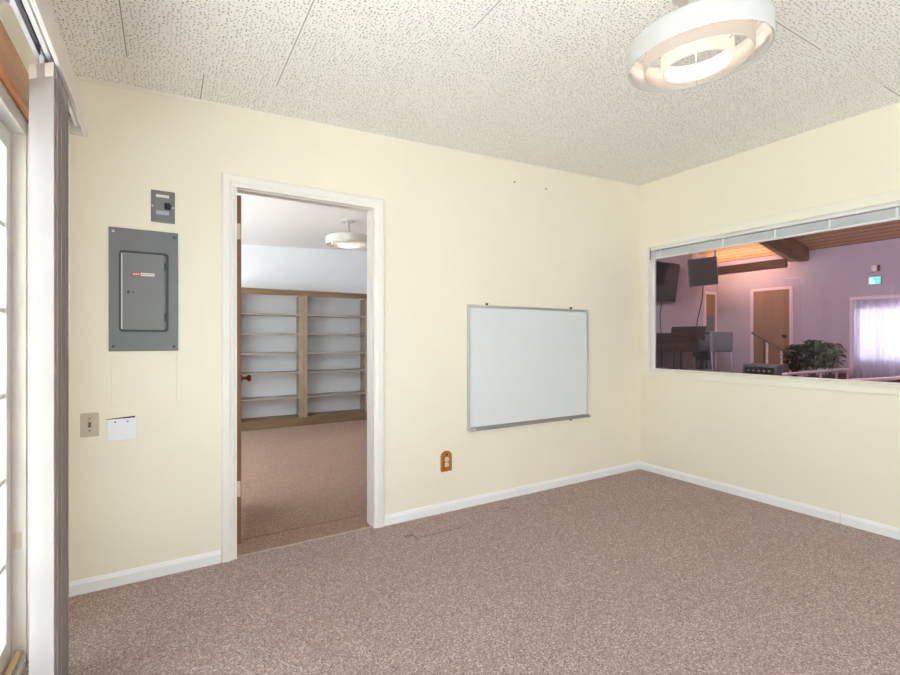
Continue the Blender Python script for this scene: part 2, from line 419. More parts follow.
struct(MB().box(XL-0.12, W+0.10, YR-0.1, D+0.012, -0.12, 0.0).build('floor', M['carpet']), 'mauve speckled berber carpet floor of the office')
q = MB(); q.hexa([(XL-0.12, YR-0.1, ceil(XL-0.12)), (W, YR-0.1, ceil(W)), (W, D, ceil(W)), (XL-0.12, D, ceil(XL-0.12)),
                  (XL-0.12, YR-0.1, ceil(XL-0.12)+.1), (W, YR-0.1, ceil(W)+.1), (W, D, ceil(W)+.1), (XL-0.12, D, ceil(XL-0.12)+.1)])
struct(q.build('ceiling', M['acoustic']), 'white perforated acoustic tile ceiling, gently sloped')
q = MB()
q.prism([(XL-0.12, -0.12), (DX0, -0.12), (DX0, ceil(DX0)+.2), (XL-0.12, ceil(XL-0.12)+.2)], 'XZ', D, D+TB)
q.prism([(DX0, DZ), (DX1, DZ), (DX1, ceil(DX1)+.2), (DX0, ceil(DX0)+.2)], 'XZ', D, D+TB)
q.prism([(DX1, -0.12), (W+.1, -0.12), (W+.1, ceil(W)+.2), (DX1, ceil(DX1)+.2)], 'XZ', D, D+TB)
struct(q.build('wall_back', M['cream']), 'cream painted wall holding the doorway and the whiteboard')
q = MB(); ZT = ceil(W)+.2
q.box(W, W+.10, YR-.1, WY0, -.12, ZT); q.box(W, W+.10, WY1, D, -.12, ZT)
q.box(W, W+.10, WY0, WY1, -.12, WZ0); q.box(W, W+.10, WY0, WY1, WZ1, ZT)
struct(q.build('wall_right', M['cream']), 'cream painted wall holding the interior window')
q = MB(); ZL = ceil(XL)+.15
q.box(XL-.12, XL, YR-.1, PY0, -.12, ZL); q.box(XL-.12, XL, PY1, D, -.12, ZL); q.box(XL-.12, XL, PY0, PY1, PZ, ZL)
struct(q.build('wall_left', M['cream']), 'cream painted wall around the sliding patio door')
RX0, RX1, RZ0, RZ1 = .2, 3.3, .55, 2.25
q = MB(); q.box(XL, RX0, YR-.1, YR, -.12, 2.46); q.box(RX1, W, YR-.1, YR, -.12, 2.7); q.box(RX0, RX1, YR-.1, YR, -.12, RZ0)
q.prism([(RX0, RZ1), (RX1, RZ1), (RX1, 2.66), (RX0, 2.5)], 'XZ', YR-.1, YR)
struct(q.build('wall_rear', M['cream']), 'cream painted wall behind the camera')
rw = struct(MB().box(RX0, RX1, YR-.056, YR-.05, RZ0, RZ1).build('added_fill_window', M['clear_glass']), 'unseen wide window added behind the camera for fill daylight')  # added out of view to fill the office with daylight from behind
q = MB()
for k in range(4):
    xx = RX0+(RX1-RX0-.05)*k/3; q.box(xx, xx+.05, YR-.08, YR-.02, RZ0, RZ1)
q.box(RX0, RX1, YR-.08, YR-.02, RZ0, RZ0+.05); q.box(RX0, RX1, YR-.08, YR-.02, RZ1-.05, RZ1); q.box(RX0-.03, RX1+.03, YR-.02, YR+.03, RZ0-.03, RZ0)
q.build('window_frame', M['white_trim'], rw)

# baseboards
BH, BT = 0.066, 0.013
def base_run(name, axis, a, b, at, side, label):
    q = MB()
    prof = [(0, 0), (BT, 0), (BT, BH*.72), (BT*.45, BH), (0, BH)]
    if axis == 'X': q.prism([(at+side*u, v) for u, v in prof], 'YZ', a, b)
    else: q.prism([(at+side*u, v) for u, v in prof], 'XZ', a, b)
    return struct(q.build(name, M['white_base']), label)
base_run('baseboard_back', 'X', XL, DX0-.070, D, -1, 'white baseboard between the blinds and the doorway')
base_run('baseboard_back', 'X', DX1+.064, W, D, -1, 'white baseboard under the whiteboard')
base_run('baseboard_right', 'Y', 1.275, D-BT, W, -1, 'white baseboard under the interior window, up to the corner')
base_run('baseboard_right', 'Y', YR, 1.270, W, -1, 'white baseboard under the interior window, past the butt joint')
# thin ceiling moulding on the back wall
q = MB(); q.hexa([(XL, D-.003, ceil(XL)-.018), (W, D-.003, ceil(W)-.010), (W, D, ceil(W)-.010), (XL, D, ceil(XL)-.018),
                  (XL, D-.003, ceil(XL)), (W, D-.003, ceil(W)), (W, D, ceil(W)), (XL, D, ceil(XL))])
struct(q.build('trim_1', M['cream_trim']), 'thin painted strip where the ceiling meets the back wall')

# doorway casing (moulded) + jamb liner + stop
def casing_prof(wd): return [(0, 0), (wd, 0), (wd, .010), (wd*.8, .016), (wd*.35, .017), (wd*.2, .012), (0, .010)]
OX0, OX1, OZ = 0.2565, 1.1965, 2.096
q = MB()
def ring_casing(q, outer, inner, y):
    # mitred casing: three legs from profile steps
    (ax0, ax1, az), (bx0, bx1, bz) = outer, inner
    steps = [(0.0, .012), (0.12, .018), (0.62, .018), (0.78, .012), (1.0, .010)]
    for (s0, t0), (s1, t1) in zip(steps[:-1], steps[1:]):
        L = lambda s: (ax0+(bx0-ax0)*s, ax1+(bx1-ax1)*s, az+(bz-az)*s)
        l0, r0, z0 = L(s0); l1, r1, z1 = L(s1)
        yb0, yb1 = y-t0, y-t1
        q.hexa([(l0, yb0, 0), (l1, yb1, 0), (l1, y, 0), (l0, y, 0), (l0, yb0, z0), (l1, yb1, z1), (l1, y, z1), (l0, y, z0)])
        q.hexa([(r1, yb1, 0), (r0, yb0, 0), (r0, y, 0), (r1, y, 0), (r1, yb1, z1), (r0, yb0, z0), (r0, y, z0), (r1, y, z1)])
        q.hexa([(l1, yb1, z1), (r1, yb1, z1), (r1, y, z1), (l1, y, z1), (l0, yb0, z0), (r0, yb0, z0), (r0, y, z0), (l0, y, z0)])
ring_casing(q, (OX0, OX1, OZ), (0.316, 1.129, 2.031), D)
tr = struct(q.build('trim_2', M['white_trim']), 'white moulded casing around the doorway')
q = MB()
q.box(DX0-.002, DX0+.010, D-.006, D+TB, 0, DZ); q.box(DX1-.006, DX1+.002, D-.006, D+TB, 0, DZ); q.box(DX0-.002, DX1+.002, D-.006, D+TB, DZ-.008, DZ+.004)
q.box(DX1-.010, DX1-.006, D+.03, D+.07, 0, DZ-.008); q.box(DX0+.010, DX1-.006, D+.03, D+.07, DZ-.012, DZ-.008)
q.build('jamb_liner', M['white_trim'], tr)
# carpet seam binding under the door
struct(MB().box(DX0+.012, DX1-.008, D+.006, D+.022, 0.0, 0.006, bev=.002).build('trim_3', M['seam']), 'pale binding strip across the doorway carpet')

# ------------------------------------------------------------------ interior window
wn = struct(MB().box(W-.001, W+.10, WY1-.004, WY1, WZ0, WZ1).build('window_1', M['white_trim']), 'interior window looking into the hall')
q = MB()
CW = .073
def cas(q, y0, y1, z0, z1, t=.014):
    q.box(W-t, W+.002, y0, y1, z0, z1, bev=.004)
cas(q, WY1, WY1+CW, WZ0-.06, WZ1+.065); cas(q, WY0-CW, WY0, WZ0-.06, WZ1+.065)
cas(q, WY0, WY1, WZ1, WZ1+.065); q.build('window_casing', M['cream_trim'], wn)
q = MB(); q.box(W-.020, W+.10, WY0-CW-.01, WY1+CW*.4, WZ0-.018, WZ0, bev=.005); q.box(W-.013, W+.002, WY0-CW, WY1+CW, WZ0-.062, WZ0-.018, bev=.004)
q.build('window_sill', M['cream_trim'], wn)
q = MB()
q.box(W-.001, W+.10, WY0, WY0+.004, WZ0, WZ1); q.box(W-.001, W+.10, WY0, WY1, WZ1-.004, WZ1)
q.box(W+.045, W+.062, WY1-.022, WY1-.004, WZ0, WZ1-.004); q.box(W+.045, W+.062, WY0+.004, WY0+.022, WZ0, WZ1-.004)
q.box(W+.045, W+.062, WY0, WY1, WZ1-.02, WZ1-.004); q.box(W+.045, W+.062, WY0+.02, WY1-.02, WZ0, WZ0+.010)
q.build('window_frame', M['white_trim'], wn)
MB().box(W+.066, W+.070, WY0+.006, WY1-.006, WZ0+.001, WZ1-.005).build('window_pane', M['glass'], wn)

# ------------------------------------------------------------------ patio door (left wall)
pd = struct(MB().box(XL-.115, XL-.002, PY1-.010, PY1, 0, PZ).build('door_2', M['jamb']), 'white sliding patio door with divided panes')
q = MB(); q.box(XL-.115, XL-.002, PY0, PY0+.01, 0, PZ); q.box(XL-.115, XL-.002, PY0, PY1, PZ-.045, PZ, bev=.004)
q.box(XL-.115, XL-.002, PY0, PY1, 0, .022); q.box(XL-.042, XL-.036, PY0, PY1, .022, .036)
q.build('door_frame', M['sash_white'], pd)
def sash(y0, y1, x):
    q = MB(); st = .055
    q.box(x-.018, x+.018, y0, y0+st, .03, PZ-.05, bev=.004); q.box(x-.018, x+.018, y1-st, y1, .03, PZ-.05, bev=.004)
    q.box(x-.018, x+.018, y0+st, y1-st, PZ-.12, PZ-.05, bev=.004); q.box(x-.018, x+.018, y0+st, y1-st, .03, .12, bev=.004)
    f = q.build('sash', M['sash_white'], pd)
    MB().box(x-.004, x+.004, y0+st, y1-st, .12, PZ-.12).build('pane', M['clear_glass'], f)
    q = MB()
    for k in range(5): q.box(x+.005, x+.012, y0+st, y1-st, .393+.3025*k-.009, .393+.3025*k+.009)
    for k in (1, 2):
        yy = y0+st+(y1-y0-2*st)*k/3; q.box(x+.0055, x+.0115, yy-.009, yy+.009, .12, PZ-.12)
    q.build('muntin', M['sash_white'], f)
sash(1.06, 2.289, XL-.060); sash(-0.14, 1.10, XL-.098); sash(-1.349, -0.11, XL-.060)
q = MB(); q.box(XL-.036, XL-.014, PY1-.0125, PY1-.0098, .43, .49, bev=.001); q.cyl((XL-.025, PY1-.014, .478), (XL-.025, PY1-.012, .478), .004, n=10); q.cyl((XL-.025, PY1-.014, .442), (XL-.025, PY1-.012, .442), .004, n=10)
q.build('strike_plate', M['hinge'], pd)
# varnished wood header above the patio door
q = MB(); q.box(XL, XL+.014, PY0-.05, PY1+.02, 2.066, 2.166, bev=.003); q.box(XL, XL+.026, PY0-.05, PY1+.02, 2.002, 2.068, bev=.012, seg=4)
struct(q.build('trim_4', M['wood_orange']), 'varnished orange wood header above the patio door')
q = MB(); q.box(XL, XL+.010, PY1-.002, PY1+.03, 0, 2.0, bev=.002)
struct(q.build('trim_5', M['jamb']), 'painted strip beside the patio door')
# dowel
q = MB(); q.cyl((XL-.022, PY1-.018, .049), (XL-.022, 1.15, .049), .0125, n=20)
q.lathe([(0, .006), (.007, .005), (.011, .002), (.0125, 0)], (XL-.022, PY1-.018, .049), n=20, closed=False, d=(0, 1, 0))
tag(q.build('wooden_dowel', M['wood_dowel']), 'round pale wooden dowel lying in the patio door track', 'dowel')

# ================================================================== SETTING: the library beyond the doorway
LX0, LX1, LY0, LY1 = -0.9, W, D+TB, 6.93
struct(MB().box(LX0-.1, LX1+.1, D+.012, LY1+.1, -.12, 0.0).build('floor_library', M['carpet_library']), 'brown carpet floor of the room beyond the doorway')
q = MB(); q.hexa([(LX0-.1, LY0, ceil(LX0-.1)), (LX1, LY0, ceil(LX1)), (LX1, LY1+.1, ceil(LX1)), (LX0-.1, LY1+.1, ceil(LX0-.1)),
                  (LX0-.1, LY0, ceil(LX0-.1)+.1), (LX1, LY0, ceil(LX1)+.1), (LX1, LY1+.1, ceil(LX1)+.1), (LX0-.1, LY1+.1, ceil(LX0-.1)+.1)])
struct(q.build('ceiling_library', M['library_ceiling']), 'plain white ceiling of the room beyond the doorway')
struct(MB().prism([(LX0, -.12), (LX1, -.12), (LX1, ceil(LX1)+.1), (LX0, ceil(LX0)+.1)], 'XZ', LY1, LY1+.1).build('wall_library_back', M['library_white']), 'cool white wall above the bookcases')
LWY0, LWY1, LWZ0, LWZ1 = 3.2, 6.7, .25, 2.25
q = MB(); zt = ceil(LX0)+.1
q.box(LX0-.1, LX0, LY0-.2, LWY0, -.12, zt); q.box(LX0-.1, LX0, LWY1, LY1, -.12, zt); q.box(LX0-.1, LX0, LWY0, LWY1, -.12, LWZ0); q.box(LX0-.1, LX0, LWY0, LWY1, LWZ1, zt)
struct(q.build('wall_library_left', M['library_white']), 'cool white wall with an unseen, added daylight window in the room beyond')
wl = struct(MB().box(LX0-.06, LX0-.05, LWY0, LWY1, LWZ0, LWZ1).build('window_2', M['clear_glass']), 'unseen window added and enlarged to daylight the room beyond the doorway')  # out-of-view window, added and enlarged to bring more daylight into the library
q = MB(); 
for y in (LWY0, (LWY0+LWY1)/2-.02, LWY1-.04): q.box(LX0-.08, LX0-.02, y, y+.04, LWZ0, LWZ1)
q.box(LX0-.08, LX0+.02, LWY0, LWY1, LWZ0, LWZ0+.04); q.box(LX0-.08, LX0-.02, LWY0, LWY1, LWZ1-.04, LWZ1)
q.build('window_frame', M['white_trim'], wl)
area('library_sky_portal', (LX0-.14, (LWY0+LWY1)/2, (LWZ0+LWZ1)/2), (0, -PI/2, 0), LWZ1-LWZ0, LWY1-LWY0, portal=True)
struct(MB().box(LX1, LX1+.1, D, LY1+.1, -.12, ceil(LX1)+.2).build('wall_library_right', M['library_white']), 'wall between the room beyond the doorway and the hall')
struct(MB().box(DX0+.01, DX1-.006, 3.028, 3.034, 0, .003).build('trim_6', M['door_wood']), 'thin dark carpet joint just beyond the doorway')

# hinged door, standing open into the library
a = math.radians(7.0); hx, hy = DX0+.012, D+TB+.004
dr = bpy.data.objects.new('door_1', None); C.objects.link(dr); dr.location = (hx, hy, 0); dr.rotation_euler = (0, 0, -a); struct(dr, 'brown wood door standing open into the next room')
q = MB(); q.box(0, .035, 0, .775, .030, 2.022, bev=.002); q.build('door_leaf', M['door_wood'], dr)
for z in (.345, 1.815):
    q = MB(); q.box(.004, .031, -.0025, .0005, z-.045, z+.045, bev=.001)
    for k in range(5): q.cyl((-.004, -.004, z-.045+.018*k), (-.004, -.004, z-.045+.018*k+.0165), .005, n=10)
    for k, zz in enumerate((-.032, 0, .032)): q.cyl((.014+.008*(k % 2), -.004, z+zz), (.014+.008*(k % 2), -.002, z+zz), .004, n=8)
    q.build('hinge', M['hinge'], dr)
q = MB(); kz, ky = .925, .695
q.lathe([(0, 0), (.030, 0), (.032, .004), (.026, .008), (.012, .012), (.010, .030), (.014, .036), (.026, .050), (.027, .060), (.018, .068), (0, .070)], (.035, ky, kz), n=28, closed=False, d=(1, 0, 0))
q.lathe([(0, 0), (.030, 0), (.032, .004), (.026, .008), (.012, .012), (.010, .030), (.014, .036), (.026, .050), (.027, .060), (.018, .068), (0, .070)], (0, ky, kz), n=28, closed=False, d=(-1, 0, 0))
q.build('door_knob', M['brass'], dr)

# ================================================================== OFFICE THINGS
# ---- ceiling lamps
def lamp(name, label, x, y, drop=0.268):
    zc = ceil(x)
    t = thing(name, label, 'ceiling lamp', (x, y, zc-.004), 0, 'round ringed ceiling lamps')
    q = MB(); q.lathe([(0, .010), (.075, .010), (.078, 0), (.075, -.018), (.045, -.028), (0, -.028)], (0, 0, 0), n=40, closed=False); q.build('canopy', M['lamp_ring'], t)
    q = MB(); q.lathe([(0, -.024), (.026, -.024), (.022, -.05), (.026, -.138), (.07, -.155), (.09, -.160), (.09, -.166), (0, -.166)], (0, 0, 0), n=32, closed=False); q.build('stem', M['lamp_ring'], t)
    def ring(nm, rb, rt, z0, z1, th=.004):
        # z0 bottom, z1 top; slightly flared band
        q = MB(); q.lathe([(rb, z0), (rb+.003, z0+.003), (rt, z1-.003), (rt-.003, z1), (rt-th, z1-.003), (rb-th, z0+.003)], (0, 0, 0), n=96); return q.build(nm, M['milky_ring'], t)
    zb = -drop
    R1 = .245
    q = MB()
    q.lathe([(R1, zb), (R1+.002, zb+.003), (R1+.002, zb+.080), (R1-.012, zb+.092), (R1-.020, zb+.092), (R1-.006, zb+.078), (R1-.005, zb+.003)], (0, 0, 0), n=96)
    q.build('outer_ring', M['lamp_ring'], t)
    ring('middle_ring', .186, .190, zb-.014, zb+.050)
    ring('inner_ring', .118, .124, zb-.026, zb+.042)
    for k in range(3):
        an = 2*PI*k/3+.5; q = MB(); u = Vector((math.cos(an), math.sin(an), 0))
        q.tube([u*.08+Vector((0, 0, -.163)), u*.236+Vector((0, 0, zb+.085))], .003); q.tube([u*.236+Vector((0, 0, zb+.085)), u*.188+Vector((0, 0, zb+.035)), u*.122+Vector((0, 0, zb+.02))], .0025)
        q.build('bracket', M['lamp_ring'], t)
    q = MB(); q.lathe([(0, -.164), (.022, -.164), (.026, -.170), (.042, -.182), (.045, -.194), (.036, -.208), (.018, -.216), (0, -.218)], (0, 0, 0), n=28, closed=False); q.build('bulb', M['bulb'], t)
    q = MB(); q.tube([(.03, .02, -.177), (.032, .022, zb-.07)], .0015, n=6); q.lathe([(0, .006), (.004, 0), (0, -.006)], (.032, .022, zb-.072), n=10, closed=False); q.build('pull_chain', M['screw'], t)
    return t, zc+zb
lx, ly = 1.708, 1.03
t1, z1 = lamp('ceiling_lamp', 'white ceiling lamp with concentric rings above the office carpet', lx, ly)
t1.rotation_euler = (0, math.radians(-4.5), 0)     # sits square to the sloped ceiling
t2 = dup(t1); t2.location = (1.745, 5.08, ceil(1.745)); t2.rotation_euler = (0, math.radians(-2.5), 0); t2['label'] = 'smaller-looking white ringed ceiling lamp seen through the doorway'

# ---- electrical panel
pz0, pz1, px0, px1 = 1.141, 1.745, -.236, .054
t = thing('electrical_panel', 'tall grey electrical panel with a hinged door and red label', 'electrical panel', ((px0+px1)/2, D, pz0))
O = t.location.copy()
q = MB(O); q.box(px0, px1, D-.008, D+.03, pz0, pz1, bev=.002); q.build('cover', M['panel_grey'], t)
def rrect(x0, x1, z0, z1, r, n=5):
    pts = []
    for cx, cz, a0 in ((x1-r, z1-r, 0), (x0+r, z1-r, 90), (x0+r, z0+r, 180), (x1-r, z0+r, 270)):
        for k in range(n+1):
            an = math.radians(a0+90*k/n); pts.append((cx+r*math.cos(an), cz+r*math.sin(an)))
    return pts
q = MB(O)
A = rrect(-.195, .012, 1.236, 1.635, .018); B = rrect(-.185, .001, 1.247, 1.624, .012)
n = len(A)
for i in range(n):
    j = (i+1) % n
    q.hexa([(A[i][0], D-.015, A[i][1]), (A[j][0], D-.015, A[j][1]), (A[j][0], D-.007, A[j][1]), (A[i][0], D-.007, A[i][1]),
            (B[i][0], D-.015, B[i][1]), (B[j][0], D-.015, B[j][1]), (B[j][0], D-.007, B[j][1]), (B[i][0], D-.007, B[i][1])])
q.build('door_frame', M['panel_trim'], t)
q = MB(O); q.prism(rrect(-.185, -.006, 1.247, 1.624, .010), 'XZ', D-.0155, D-.007); dleaf = q.build('panel_door', M['panel_door'], t)
q = MB(O); q.box(-.186, -.181, D-.018, D-.014, 1.25, 1.62, bev=.001); q.build('door_lip', M['aluminium'], dleaf)
for z in (1.565, 1.31):
    q = MB(O); q.cyl((-.002, D-.016, z-.02), (-.002, D-.016, z+.02), .004, n=10); q.build('hinge', M['panel_trim'], dleaf)
q = MB(O); q.box(-.178, -.126, D-.0165, D-.0145, 1.421, 1.443, bev=.001)
lt = q.build('latch', M['panel_door'], dleaf)
q = MB(O); q.cyl((-.156, D-.020, 1.432), (-.156, D-.015, 1.432), .006, n=18); q.box(-.158, -.154, D-.022, D-.019, 1.424, 1.440); q.build('latch_knob', M['panel_trim'], dleaf)
q = MB(O); q.cyl((-.136, D-.018, 1.432), (-.136, D-.015, 1.432), .004, n=12); q.build('screw', M['panel_trim'], dleaf)
q = MB(O); q.box(-.147, -.106, D-.0175, D-.015, 1.514, 1.529)
q.mi = 1
for k, x in enumerate((-.139, -.132, -.125, -.117)): q.box(x, x+.005, D-.018, D-.0174, 1.518, 1.525)
q.build('label_strip', [M['label_red'], M['label_white']], dleaf, label='red label with pale marks')
q = MB(O); q.box(-.106, -.048, D-.0175, D-.015, 1.514, 1.529)
q.mi = 1
for k in range(9): q.box(-.102+.0058*k, -.1005+.0058*k+.002, D-.018, D-.0174, 1.519, 1.524)
q.build('label_strip', [M['label_white'], M['ink']], dleaf, label='pale label strip with small grey marks')
for x, z in ((-.218, 1.725), (.036, 1.722), (-.218, 1.165), (.036, 1.163)):
    q = MB(O); q.lathe([(0, .004), (.005, .003), (.0065, 0)], (x, D-.008, z), n=14, closed=False, d=(0, -1, 0)); q.build('screw', M['screw'] if z > 1.5 and x < 0 else M['panel_trim'], t)
# ---- small breaker box
t = thing('breaker_box', 'small grey breaker box with a black switch above the electrical panel', 'breaker box', (-.012, D, 1.792)); O = t.location.copy()
q = MB(O); q.box(-.064, .040, D-.007, D+.02, 1.792, 1.953, bev=.002); q.build('cover', M['panel_grey'], t)
q = MB(O); q.box(-.048, .022, D-.011, D-.006, 1.812, 1.936, bev=.003); q.build('inner_plate', M['panel_door'], t)
q = MB(O); q.box(-.006, .020, D-.018, D-.010, 1.858, 1.892, bev=.003); q.box(.006, .024, D-.032, D-.017, 1.868, 1.882, bev=.004); q.build('breaker_switch', M['black'], t)
q = MB(O); q.box(-.042, .014, D-.0125, D-.0108, 1.918, 1.931); q.build('label_strip', M['label_white'], t)
q = MB(O); q.box(-.042, .014, D-.0125, D-.0108, 1.831, 1.850); q.build('label_strip', M['label_grey'], t)
for x in (-.057, .032):
    q = MB(O); q.lathe([(0, .003), (.004, .002), (.005, 0)], (x, D-.007, 1.872), n=12, closed=False, d=(0, -1, 0)); q.build('screw', M['screw'], t)
# ---- light switch
t = thing('light_switch', 'beige toggle light switch on the wall below the electrical panel', 'light switch', (-.309, D, .737)); O = t.location.copy()
q = MB(O); q.box(-.344, -.274, D-.006, D, .737, .849, bev=.003); q.build('plate', M['beige'], t)
q = MB(O); q.box(-.315, -.303, D-.0075, D-.004, .781, .806); q.box(-.313, -.305, D-.018, D-.006, .788, .797, bev=.002); q.build('toggle', M['beige_dark'], t)
for z in (.765, .823):
    q = MB(O); q.lathe([(0, .002), (.0035, .0015), (.004, 0)], (-.309, D-.006, z), n=12, closed=False, d=(0, -1, 0)); q.build('screw', M['beige_dark'], t)
# ---- white blank cover plate (slightly sagging)
t = thing('blank_cover_plate', 'white blank cover plate beside the beige light switch', 'cover plate', (-.183, D, .70)); O = t.location.copy()
q = MB(O); q.box(-.243, -.125, D-.007, D-.001, .706, .812, bev=.003, m=Matrix.Rotation(math.radians(-1.0), 3, 'Y')); q.build('plate', M['white_plastic'], t)
q = MB(O); q.hexa([(-.243, D-.002, .806), (-.130, D-.002, .808), (-.130, D+.001, .808), (-.243, D+.001, .806), (-.246, D-.002, .813), (-.131, D-.002, .821), (-.131, D+.001, .821), (-.246, D+.001, .813)]); q.build('gap', M['black'], t)
for x in (-.210, -.160):
    q = MB(O); q.lathe([(0, .002), (.003, .0015), (.004, 0)], (x, D-.007, .797+.0), n=12, closed=False, d=(0, -1, 0)); q.build('screw', M['beige_dark'], t)
# ---- painted-over access cover
tag(MB().box(-.225, .048, D-.0035, D+.001, .872, 1.122, bev=.0015).build('access_cover', M['cream']), 'cream painted-over rectangular cover flush under the electrical panel', 'access cover')
# ---- whiteboard
bx0, bx1, bz0, bz1 = 1.838, 3.062, .545, 1.449
t = thing('whiteboard', 'white dry-erase board in an aluminium frame on the cream wall', 'whiteboard', ((bx0+bx1)/2, D, bz0)); O = t.location.copy()
fw, fd = .020, .018
q = MB(O); q.box(bx0+.012, bx1-.012, D-.010, D-.002, bz0+.012, bz1-.012); q.build('board', M['board'], t)
q = MB(O)
q.box(bx0, bx0+fw, D-fd, D, bz0, bz1, bev=.003); q.box(bx1-fw, bx1, D-fd, D, bz0, bz1, bev=.003); q.box(bx0+fw, bx1-fw, D-fd, D, bz1-fw, bz1, bev=.003)
q.build('frame', M['aluminium'], t)
q = MB(O); q.box(bx0+fw, bx1+.012, D-fd, D, bz0-.004, bz0+.022, bev=.003); q.box(bx0+fw*.5, bx1+.012, D-.034, D-fd+.002, bz0-.004, bz0+.008, bev=.003); q.build('marker_tray', M['alu_dark'], t)
q = MB(O); q.box(bx0+.004, bx0+.06, D-.036, D-.012, bz0-.006, bz0+.016, bev=.004); q.build('tray_end_cap', M['aluminium'], t)
for x, z, s in ((2.01, bz1+.004, 1), (2.866, bz1+.004, 1), (2.862, bz0-.010, -1)):
    q = MB(O); q.box(x-.006, x+.006, D-.014, D, z-.004, z+.012 if s > 0 else z+.004, bev=.002); q.cyl((x, D-.018, z+.004*s), (x, D-.010, z+.004*s), .005, n=12); q.build('mounting_clip', M['hole'], t)
# ---- outlet with shaped wooden plate
t = thing('power_outlet', 'power outlet in an arched orange-brown wooden plate below the whiteboard', 'power outlet', (1.666, D, .280)); O = t.location.copy()
x0, x1, z0, z1 = 1.622, 1.708, .281, .424
poly = [(x0+.006, z0), (x0+.03, z0+.004), (x0+.043, z0), (x0+.056, z0+.004), (x1-.006, z0), (x1, z0+.01), (x1, z1-.035)]
for k in range(1, 12):
    an = PI*k/12; poly.append(((x0+x1)/2+.043*math.cos(an), z1-.035+.035*math.sin(an)))
poly += [(x0, z1-.035), (x0, z0+.01)]
q = MB(O); q.prism(poly, 'XZ', D-.010, D); q.build('plate', M['plate_wood'], t)
for zc in (.330, .366):
    q = MB(O); q.prism(rrect(1.649, 1.681, zc-.015, zc+.015, .010), 'XZ', D-.013, D-.004); rec = q.build('receptacle', M['ivory'], t)
    q = MB(O); q.box(1.657, 1.659, D-.0135, D-.0125, zc-.001, zc+.009); q.box(1.671, 1.673, D-.0135, D-.0125, zc-.001, zc+.009); q.cyl((1.665, D-.0135, zc-.008), (1.665, D-.0125, zc-.008), .003, n=10); q.build('slot', M['black'], rec)
q = MB(O); q.lathe([(0, .004), (.006, .003), (.008, 0)], (1.667, D-.010, .398), n=14, closed=False, d=(0, -1, 0)); q.build('screw', M['brass'], t)
# ---- two nails high on the wall
for k, (x, z, lb) in enumerate(((2.275, 2.401, 'tiny nail hole mark high on the wall above the whiteboard, the one nearer the doorway'), (2.60, 2.402, 'tiny nail hole mark high on the wall above the whiteboard, the one nearer the corner'))):
    q = MB(); q.lathe([(0, .005), (.005, .004), (.006, 0)], (x, D, z), n=10, closed=False, d=(0, -1, 0)); tag(q.build('nail', M['hole']), lb, 'nail', 'nails in the wall')

# ---- vertical blind with valance
t = thing('vertical_blind', 'off-white vertical blind drawn to one side of the patio door under a valance', 'vertical blind', (-.335, 2.0, 0)); O = t.location.copy()
vy0, vy1 = -1.6, 2.455
q = MB(O); q.box(-.286, -.278, vy0, vy1, 2.044, 2.140, bev=.002); q.box(XL+.001, -.286, vy1-.008, vy1, 2.044, 2.140); q.box(XL+.001, -.286, vy0, vy0+.008, 2.044, 2.140); q.build('valance', M['valance'], t)
q = MB(O); q.box(-.289, -.286, vy0, vy1, 2.0435, 2.052); q.build('valance_lip', M['white_plastic'], t)
q = MB(O); q.box(-.345, -.339, vy0+.02, vy1-.03, 2.072, 2.112); q.box(-.311, -.305, vy0+.02, vy1-.03, 2.072, 2.112); q.box(-.345, -.305, vy0+.02, vy1-.03, 2.106, 2.112)
q.box(-.339, -.333, vy0+.02, vy1-.03, 2.072, 2.076); q.box(-.317, -.311, vy0+.02, vy1-.03, 2.072, 2.076)
rl = q.build('head_rail', M['rail_white'], t)
q = MB(O); q.box(-.333, -.317, vy0+.02, vy1-.03, 2.1045, 2.1065); q.build('track_slot', M['rail_dark'], rl)
for y in (-.8, .6, 1.7):
    q = MB(O); q.box(XL+.001, -.34, y, y+.02, 2.112, 2.120); q.build('wall_bracket', M['rail_white'], t)
nv = 19
for k in range(nv):
    y = 1.888 + .0136*k
    ang = math.radians([-41, -33, -36, -38][k] if k < 4 else -39 + random.uniform(-4, 4))
    Rm = Matrix.Rotation(ang, 3, 'Z')
    q = MB(O)
    cx, hw = -.327, .0445
    pts = []
    nseg = 8
    for i in range(nseg+1):
        u = -hw + 2*hw*i/nseg; b_ = .004*(1-(u/hw)**2)
        pts.append((u, -b_))
    poly = [(u, v-.0006) for u, v in pts] + [(u, v+.0006) for u, v in reversed(pts)]
    poly = [((Rm @ Vector((u, v, 0))).x + cx, (Rm @ Vector((u, v, 0))).y + y) for u, v in poly]
    q.prism(poly, 'XY', .006, 2.050)
    vn = q.build('vane', M['vane'], t)
    q = MB(O); q.box(cx-.006, cx+.006, y-.0025, y+.0025, 2.045, 2.077, bev=.001); q.cyl((cx, y, 2.075), (cx, y, 2.1), .004, n=8); q.build('carrier', M['white_plastic'], vn)
    q = MB(O)
    e = Rm @ Vector((hw-.004, 0, 0))
    p1_, p2_ = Rm @ Vector((-hw+.001, -.0025, 0)), Rm @ Vector((hw-.001, -.0025, 0))
    q.box(cx-hw, cx+hw, y-.0045-.0007, y-.0045+.0005, 2.008, 2.050, m=Rm); q.build('vane_top_tab', M['valance'], vn)
q = MB(O); 
for k in range(30): q.lathe([(0, .004), (.003, 0), (0, -.004)], (-.335, 2.42, 2.06-.03*k), n=8, closed=False)
q.cyl((-.335, 2.42, 2.08), (-.335, 2.42, 1.16), .0008, n=6); q.build('bead_chain', M['white_plastic'], t)

